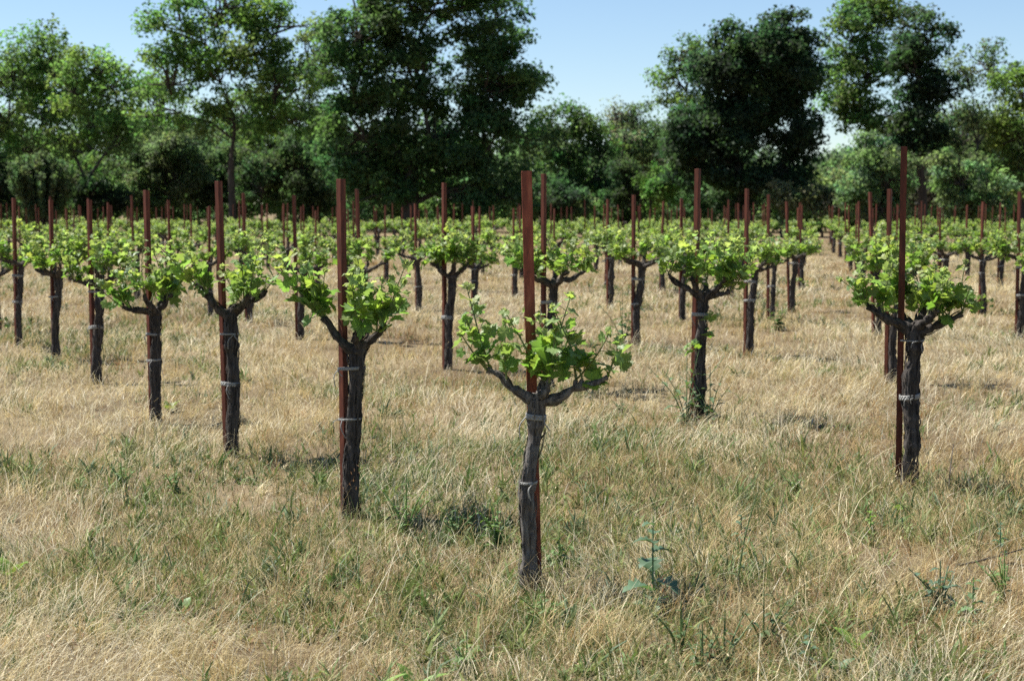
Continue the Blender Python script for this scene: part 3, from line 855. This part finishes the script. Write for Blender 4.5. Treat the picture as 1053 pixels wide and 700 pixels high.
PAL = np.array([(0.50, 0.415, 0.245), (0.63, 0.555, 0.375), (0.40, 0.305, 0.165), (0.31, 0.20, 0.105), (0.43, 0.385, 0.225), (0.72, 0.67, 0.52)])
def dry_colors(x, y, rng):
    n = len(x)
    f = fbm(x, y, 3) - .7 * lush(x, y)
    w = np.stack((np.full(n, 1.2), np.clip(.7 + .9 * f, .1, 3), np.clip(.9 - .5 * f, .1, 3), np.clip(.55 - .6 * f, .05, 3), np.full(n, .9), np.clip(.18 + .15 * f, .02, 1)), 1)
    w /= w.sum(1)[:, None]
    c = (rng.uniform(0, 1, n)[:, None] > np.cumsum(w, 1)).sum(1)
    col = PAL[np.minimum(c, 5)] * (1.05, 1.02, 0.89) * rng.uniform(.65, 1.2, (n, 1))
    return col

rng = np.random.default_rng(7)
mb = MB()
# dense short dry thatch, tangled every way
n = 300000
x, y = sample_field(n, rng)
f = fbm(x, y, 4)
hole = fbm(x * 3.1, y * 3.1, 44) + .5 * fbm(x * 7, y * 7, 45)
kp = rng.uniform(-.25, 1.15, n) > np.clip(hole - .15, 0, 1)
x, y, f = x[kp], y[kp], f[kp]; f = f - .5 * hole[kp]; n = len(x)
ws = .0032 * np.maximum(1, y / 8.0)
L_ = (.085 + .035 * f + .02 * rng.normal(size=n)).clip(.03, .24) * rng.uniform(.6, 1.5, n)
blades(mb, x, y, L_, ws * rng.uniform(.5, 1.3, n), dry_colors(x, y, rng), rng, lean=1.0, curl=1.3, seg=2)
# tufts: blades fanning from shared feet, height and colour their own
nt = 9000
tx, ty = sample_field(nt, rng, y1=60)
tf = fbm(tx, ty, 8)
k = rng.integers(8, 30, nt)
idx = np.repeat(np.arange(nt), k); n = len(idx)
sc_ = np.maximum(1, ty[idx] / 12)
x = tx[idx] + rng.normal(size=n) * .022 * sc_; y = ty[idx] + rng.normal(size=n) * .022 * sc_
tl = (.13 + .05 * tf + .05 * rng.normal(size=nt)).clip(.05, .30)
az = (fbm(tx, ty, 12) * 2.5 + rng.normal(size=nt) * .9)[idx] + rng.normal(size=n) * .8
tc_ = dry_colors(tx, ty, rng) * (1.08, 1.06, 1.05)
col = tc_[idx] * rng.uniform(.75, 1.2, (n, 1))
blades(mb, x, y, tl[idx] * rng.uniform(.6, 1.3, n), .0028 * np.maximum(1, y / 9.0) * rng.uniform(.5, 1.3, n), col, rng, lean=.65, curl=1.5, seg=4, azim=az)
# matted pale straw laid over by the wind, in patches
n = 120000
x, y = sample_field(n, rng, y1=60)
f = fbm(x, y, 17) - .8 * lush(x, y)
keep = f > .12 + rng.normal(size=n) * .15
x, y, f = x[keep], y[keep], f[keep]; n = len(x)
az = fbm(x, y, 12) * 2.0 + rng.normal(size=n) * .5 + .6
blades(mb, x, y, rng.uniform(.14, .31, n), .0027 * np.maximum(1, y / 9.0) * rng.uniform(.5, 1.3, n),
       np.array((.74, .66, .46)) * rng.uniform(.6, 1.2, (n, 1)), rng, lean=.55, curl=2.0, seg=4, azim=az)
# long single straws, many lying down
n = 22000
x, y = sample_field(n, rng, y1=45)
blades(mb, x, y, rng.uniform(.05, .16, n), .0042 * np.maximum(1, y / 10) * rng.uniform(.5, 1.3, n), np.array((.76, .70, .55)) * rng.uniform(.7, 1.2, (n, 1)), rng, lean=1.3, curl=.5, seg=2)
n = 4200
x, y = sample_field(n, rng, y1=40)
blades(mb, x, y, rng.uniform(.18, .42, n), .0030 * np.maximum(1, y / 10), np.array((.70, .63, .46)) * rng.uniform(.7, 1.25, (n, 1)), rng, lean=1.1, curl=.9, seg=5)
d = mb.build('dry_grass', M_GRASS, smooth=False); tag(d, kind='stuff')

# wild oat and brome stalks with drooping seed heads
mb = MB()
n = 900
x, y = sample_field(n, rng, y1=30)
f = fbm(x, y, 21); kp = f > -.2; x, y = x[kp], y[kp]; n = len(x)
colr = np.where(rng.uniform(size=(n, 1)) < .35, np.array((.34, .19, .10)), np.array((.58, .48, .29))) * rng.uniform(.8, 1.2, (n, 1))
tip = blades(mb, x, y, rng.uniform(.2, .40, n), np.full(n, .002) * np.maximum(1, y / 9), colr, rng, lean=.22, curl=.8, seg=5)
for k in range(9):
    o = rng.normal(size=(n, 3)) * (.016, .016, .012) + np.array((0, 0, -.012 * (k - 3)))
    c = tip + o
    nr = rng.normal(size=(n, 3)); nr /= np.linalg.norm(nr, axis=1)[:, None]
    u = np.array((0, 0, 1.)) + rng.normal(size=(n, 3)) * .5; u /= np.linalg.norm(u, axis=1)[:, None]
    w = np.cross(u, nr); w /= np.linalg.norm(w, axis=1)[:, None]
    V = np.stack((c - u * .011, c + w * .0026, c + u * .011, c - w * .0026), 1)
    mb.add(V.reshape(-1, 3), np.arange(n * 4).reshape(-1, 4), np.repeat(colr * 1.05, 4, 0))
d = mb.build('seeding_grass', M_GRASS, smooth=False); tag(d, kind='stuff')

# green grass and small weeds in patches
mb = MB()
n = 150000
x, y = sample_field(n, rng)
f = fbm(x, y, 31) + .35 * fbm(x * 2.3, y * 2.3, 32) + 1.15 * lush(x, y)
th = .14 + .018 * (y - 6).clip(0, 40)
kp = (f + rng.normal(size=n) * .45) > th
x, y = x[kp], y[kp]; n = len(x)
gcol = np.where(rng.uniform(size=(n, 1)) < .5, np.array((.14, .185, .055)), np.array((.22, .24, .095))) * rng.uniform(.6, 1.25, (n, 1))
blades(mb, x, y, rng.uniform(.05, .16, n), .0042 * np.maximum(1, y / 8) * rng.uniform(.7, 1.5, n), gcol, rng, lean=.45, curl=.7, seg=3)
# little leafy weeds: rosettes of broad blades low in the green patches
nr_ = 14000
tx, ty = sample_field(nr_, rng, y1=40)
f = fbm(tx, ty, 31) + .35 * fbm(tx * 2.3, ty * 2.3, 32) + 1.35 * lush(tx, ty)
kp = (f + rng.normal(size=nr_) * .4) > .20 + .016 * (ty - 6).clip(0, 40)
tx, ty = tx[kp], ty[kp]; nr_ = len(tx)
k = rng.integers(5, 13, nr_); idx = np.repeat(np.arange(nr_), k); n = len(idx)
sz = rng.uniform(.5, 1.6, nr_) * rng.uniform(.8, 1.3, nr_)
x = tx[idx] + rng.normal(size=n) * .012; y = ty[idx] + rng.normal(size=n) * .012
pc = np.array(((.11, .18, .05), (.16, .22, .07), (.10, .155, .075), (.21, .25, .08)))[rng.integers(0, 4, nr_)]
blades(mb, x, y, .075 * sz[idx] * rng.uniform(.6, 1.3, n), .013 * sz[idx] * rng.uniform(.6, 1.2, n) * np.maximum(1, y / 14), pc[idx] * rng.uniform(.75, 1.25, (n, 1)), rng, lean=.7, curl=1.1, seg=3)
d = mb.build('green_grass', M_GRASS, smooth=False); tag(d, kind='stuff')

# ------------------------------------------------------------------ single weeds
def lance_leaf(mb, p, d, L_, W, col, rng, droop=.5, teeth=0.0, n=9):
    d = d / np.linalg.norm(d)
    side = np.cross(d, (0, 0, 1.)); side /= np.linalg.norm(side) + 1e-9
    up = np.cross(side, d)
    s = np.linspace(0, 1, n)
    w = W * np.sin(np.clip(s, .02, 1) ** .75 * math.pi) ** .9 + .0015
    if teeth: w = w * (1 + teeth * np.where(np.arange(n) % 2, .6, -.6))
    mid = p + d * (s * L_)[:, None] + np.array((0, 0, -1.)) * (droop * L_ * s ** 2.2)[:, None]
    lift = up * (w * .35)[:, None]
    V = np.stack((mid - side * w[:, None] + lift, mid, mid + side * w[:, None] + lift), 1).reshape(-1, 3)
    i = np.arange(n - 1)[:, None] * 3
    F_ = np.concatenate((i + np.array((0, 1, 4, 3)), i + np.array((1, 2, 5, 4))))
    mb.add(V, F_, np.clip(np.asarray(col) * rng.uniform(.85, 1.15, (len(V), 1)), 0, 1))

def weed(kind, px, py, label, seed, h=.25, col=(.06, .105, .05), nleaf=10, group=None, L_=.1, W=.018, lean=0.0):
    rng = np.random.default_rng(seed)
    h, L_, W = h * 1.3, L_ * 1.2, W * 1.5
    p = gpos(px, py)
    root = empty('weed', p); tag(root, label, 'weed', group)
    ml = MB()
    if kind == 'rosette':
        for i in range(nleaf):
            a = 2.4 * i + rng.uniform(-.3, .3)
            lance_leaf(ml, np.array((0, 0, .0)), np.array((math.cos(a), math.sin(a), rng.uniform(.5, 2.2))), L_ * rng.uniform(.7, 1.2), W * rng.uniform(.8, 1.2), np.array(col) * rng.uniform(.75, 1.3), rng, .3, .0)
        ml.build('leaves', M_WEED, root)
    else:
        ms = MB()
        nst = 1 if kind in ('stalk', 'lettuce') else 6
        for k in range(nst):
            hh = h * (1 if k == 0 else rng.uniform(.6, .9))
            e = np.array((lean * hh + rng.uniform(-.75, .75) * hh * (k > 0), rng.uniform(-.6, .6) * hh * (k > 0), hh))
            path = spline(((0, 0, -.02), e * (.35, .3, .5), e), 12)
            tube(ms, path, np.linspace(.0055, .002, 12), 6, col=np.array(col) * 1.5)
            m_ = max(5, nleaf // nst)
            for i in range(m_):
                f = (i + .5) / m_
                b_ = path[int(f * 11)]
                a = 2.4 * i + k + rng.uniform(-.4, .4)
                g = 1 - .65 * f
                if kind == 'stalk' and f > .5: g *= .45
                lance_leaf(ml, b_, np.array((math.cos(a), math.sin(a), rng.uniform(.1, .9))), L_ * g * rng.uniform(.8, 1.2), W * g * rng.uniform(.8, 1.2), np.array(col) * rng.uniform(.75, 1.3), rng, .45, .5 if kind in ('lettuce', 'thistle') else 0)
        ms.build('stem', M_WEED, root); ml.build('leaves', M_WEED, root)
    return root

BLUE = (.095, .16, .09); BRT = (.16, .27, .05); GRN = (.12, .19, .06)
weed('lettuce', 671, 628, 'blue green lobed weed right of the foremost trunk', 201, h=.32, col=BLUE, nleaf=13, L_=.15, W=.042)
weed('stalk', 757, 612, 'tall thin green stalk right of the blue green lobed weed', 202, h=.33, col=(.12, .16, .07), nleaf=8, L_=.06, W=.008, lean=.2)
weed('thistle', 966, 636, 'grey green prickly weed low in the right foreground', 203, h=.16, col=(.085, .14, .085), nleaf=18, L_=.10, W=.016)
weed('rosette', 880, 668, 'pair of upright bright leaves in the right foreground', 204, col=BRT, nleaf=3, L_=.11, W=.018)
weed('rosette', 425, 706, 'bright green lance leaves at the bottom left of centre', 205, col=BRT, nleaf=5, L_=.13, W=.017)
weed('rosette', 385, 712, 'single curved green leaf cluster at the bottom edge', 206, col=BRT, nleaf=3, L_=.12, W=.015)
weed('rosette', 10, 600, 'bright green leaves at the left edge in the foreground', 207, col=BRT, nleaf=4, L_=.11, W=.022)
weed('rosette', 187, 630, 'small dark green leaf tuft in the left foreground', 208, col=GRN, nleaf=4, L_=.09, W=.02)
weed('bushy', 418, 548, 'upright leafy weed right of the second vine trunk', 209, h=.24, col=GRN, nleaf=18, L_=.07, W=.010)
weed('bushy', 512, 560, 'leafy green weed just left of the foremost trunk', 210, h=.20, col=GRN, nleaf=18, L_=.07, W=.013)
weed('bushy', 470, 556, 'low dark green weed clump left of the foremost trunk', 211, h=.15, col=(.085, .14, .05), nleaf=24, L_=.07, W=.012)
weed('bushy', 1032, 622, 'branching green weed at the right edge in the foreground', 212, h=.17, col=GRN, nleaf=24, L_=.06, W=.010)
weed('lettuce', 1028, 586, 'small blue green weed by the fallen cane', 213, h=.14, col=BLUE, nleaf=9, L_=.06, W=.014)
weed('lettuce', 762, 560, 'blue green leaves at the foot of the tall stalk', 214, h=.12, col=BLUE, nleaf=10, L_=.08, W=.016)
weed('thistle', 706, 433, 'tall prickly weed growing against the left of the sprouting vine', 215, h=.50, col=(.11, .17, .08), nleaf=24, L_=.17, W=.018)
weed('thistle', 730, 434, 'prickly weed growing against the right of the sprouting vine', 216, h=.34, col=(.11, .17, .08), nleaf=18, L_=.14, W=.015)
weed('bushy', 640, 352, 'tall bushy weed at the foot of the right-bending vine', 217, h=.5, col=(.06, .11, .04), nleaf=36, L_=.18, W=.03)
weed('bushy', 800, 340, 'leafy green weed at the foot of the slim vine beyond', 218, h=.3, col=(.09, .15, .045), nleaf=24, L_=.14, W=.03)
weed('rosette', 922, 530, 'bright green leaves at the foot of the right foreground vine', 219, col=(.14, .24, .05), nleaf=6, L_=.08, W=.018)
weed('bushy', 745, 690, 'dark bushy green weed at the bottom right of centre', 220, h=.17, col=(.085, .13, .05), nleaf=34, L_=.06, W=.008)
weed('bushy', 700, 676, 'dark green weed left of the dark bushy one at the bottom', 221, h=.16, col=(.09, .14, .05), nleaf=34, L_=.06, W=.008)
weed('lettuce', 832, 694, 'blue green weed by the straw at the bottom right', 222, h=.14, col=BLUE, nleaf=9, L_=.07, W=.016)
weed('rosette', 860, 690, 'dark lance leaves at the bottom right edge', 223, col=(.08, .15, .07), nleaf=5, L_=.10, W=.016)
weed('bushy', 180, 500, 'patchy green weed in front of the fourth vine', 224, h=.13, col=GRN, nleaf=26, L_=.06, W=.011)
weed('bushy', 125, 498, 'wider green weed left of the patchy one', 225, h=.13, col=GRN, nleaf=26, L_=.06, W=.011)
weed('rosette', 175, 424, 'yellow green leaves right of the fourth vine foot', 226, col=(.17, .22, .05), nleaf=7, L_=.13, W=.02)
weed('bushy', 238, 440, 'small sprout on the side of the third vine', 227, h=.12, col=(.14, .2, .05), nleaf=9, L_=.06, W=.014)
weed('lettuce', 895, 560, 'small bright weed below the right foreground vine', 228, h=.1, col=BRT, nleaf=7, L_=.06, W=.016)
weed('bushy', 820, 510, 'low green weed left of the right foreground vine', 229, h=.12, col=GRN, nleaf=24, L_=.07, W=.011)
weed('bushy', 640, 425, 'low green weed under the foremost right arm tip', 230, h=.12, col=(.11, .15, .065), nleaf=24, L_=.08, W=.012)

weed('bushy', 560, 640, 'low green weed just below the foremost trunk', 231, h=.12, col=GRN, nleaf=24, L_=.07, W=.010)
weed('bushy', 480, 690, 'green weed at the bottom edge left of the foremost trunk', 232, h=.13, col=GRN, nleaf=26, L_=.07, W=.010)
weed('bushy', 785, 668, 'dense dark weed right of the dark bushy one at the bottom', 233, h=.18, col=(.085, .13, .05), nleaf=36, L_=.07, W=.009)
weed('bushy', 722, 700, 'dark weed at the bottom edge under the dark bushy one', 234, h=.15, col=(.085, .13, .05), nleaf=34, L_=.07, W=.009)
weed('lettuce', 1000, 650, 'pale green lobed weed near the lower right corner', 235, h=.15, col=(.12, .19, .085), nleaf=11, L_=.09, W=.02)
weed('bushy', 575, 585, 'leafy green weed just right of the foremost trunk', 236, h=.16, col=GRN, nleaf=20, L_=.08, W=.013)

# fallen canes
def cane(pts, label, r=.006):
    P = []
    for px, py, z in pts:
        q = gpos(px, py); q[2] += z; P.append(q)
    P = np.array(P); o = P[0].copy()
    mb = MB(); tube(mb, spline(P - o, 16), np.linspace(r, r * .5, 16), 7, rough=.08, rng=np.random.default_rng(3))
    c = mb.build('fallen_cane', M_BARK); c.location = [float(v) for v in o]
    tag(c, label, 'twig')
cane([(985, 594, .03), (1005, 594, .045), (1030, 590, .05), (1062, 584, .06)], 'grey pruned cane lying in the grass at the right edge')
cane([(975, 512, .0), (977, 500, .12), (980, 486, .22)], 'thin dead stem standing right of the right foreground vine', .004)
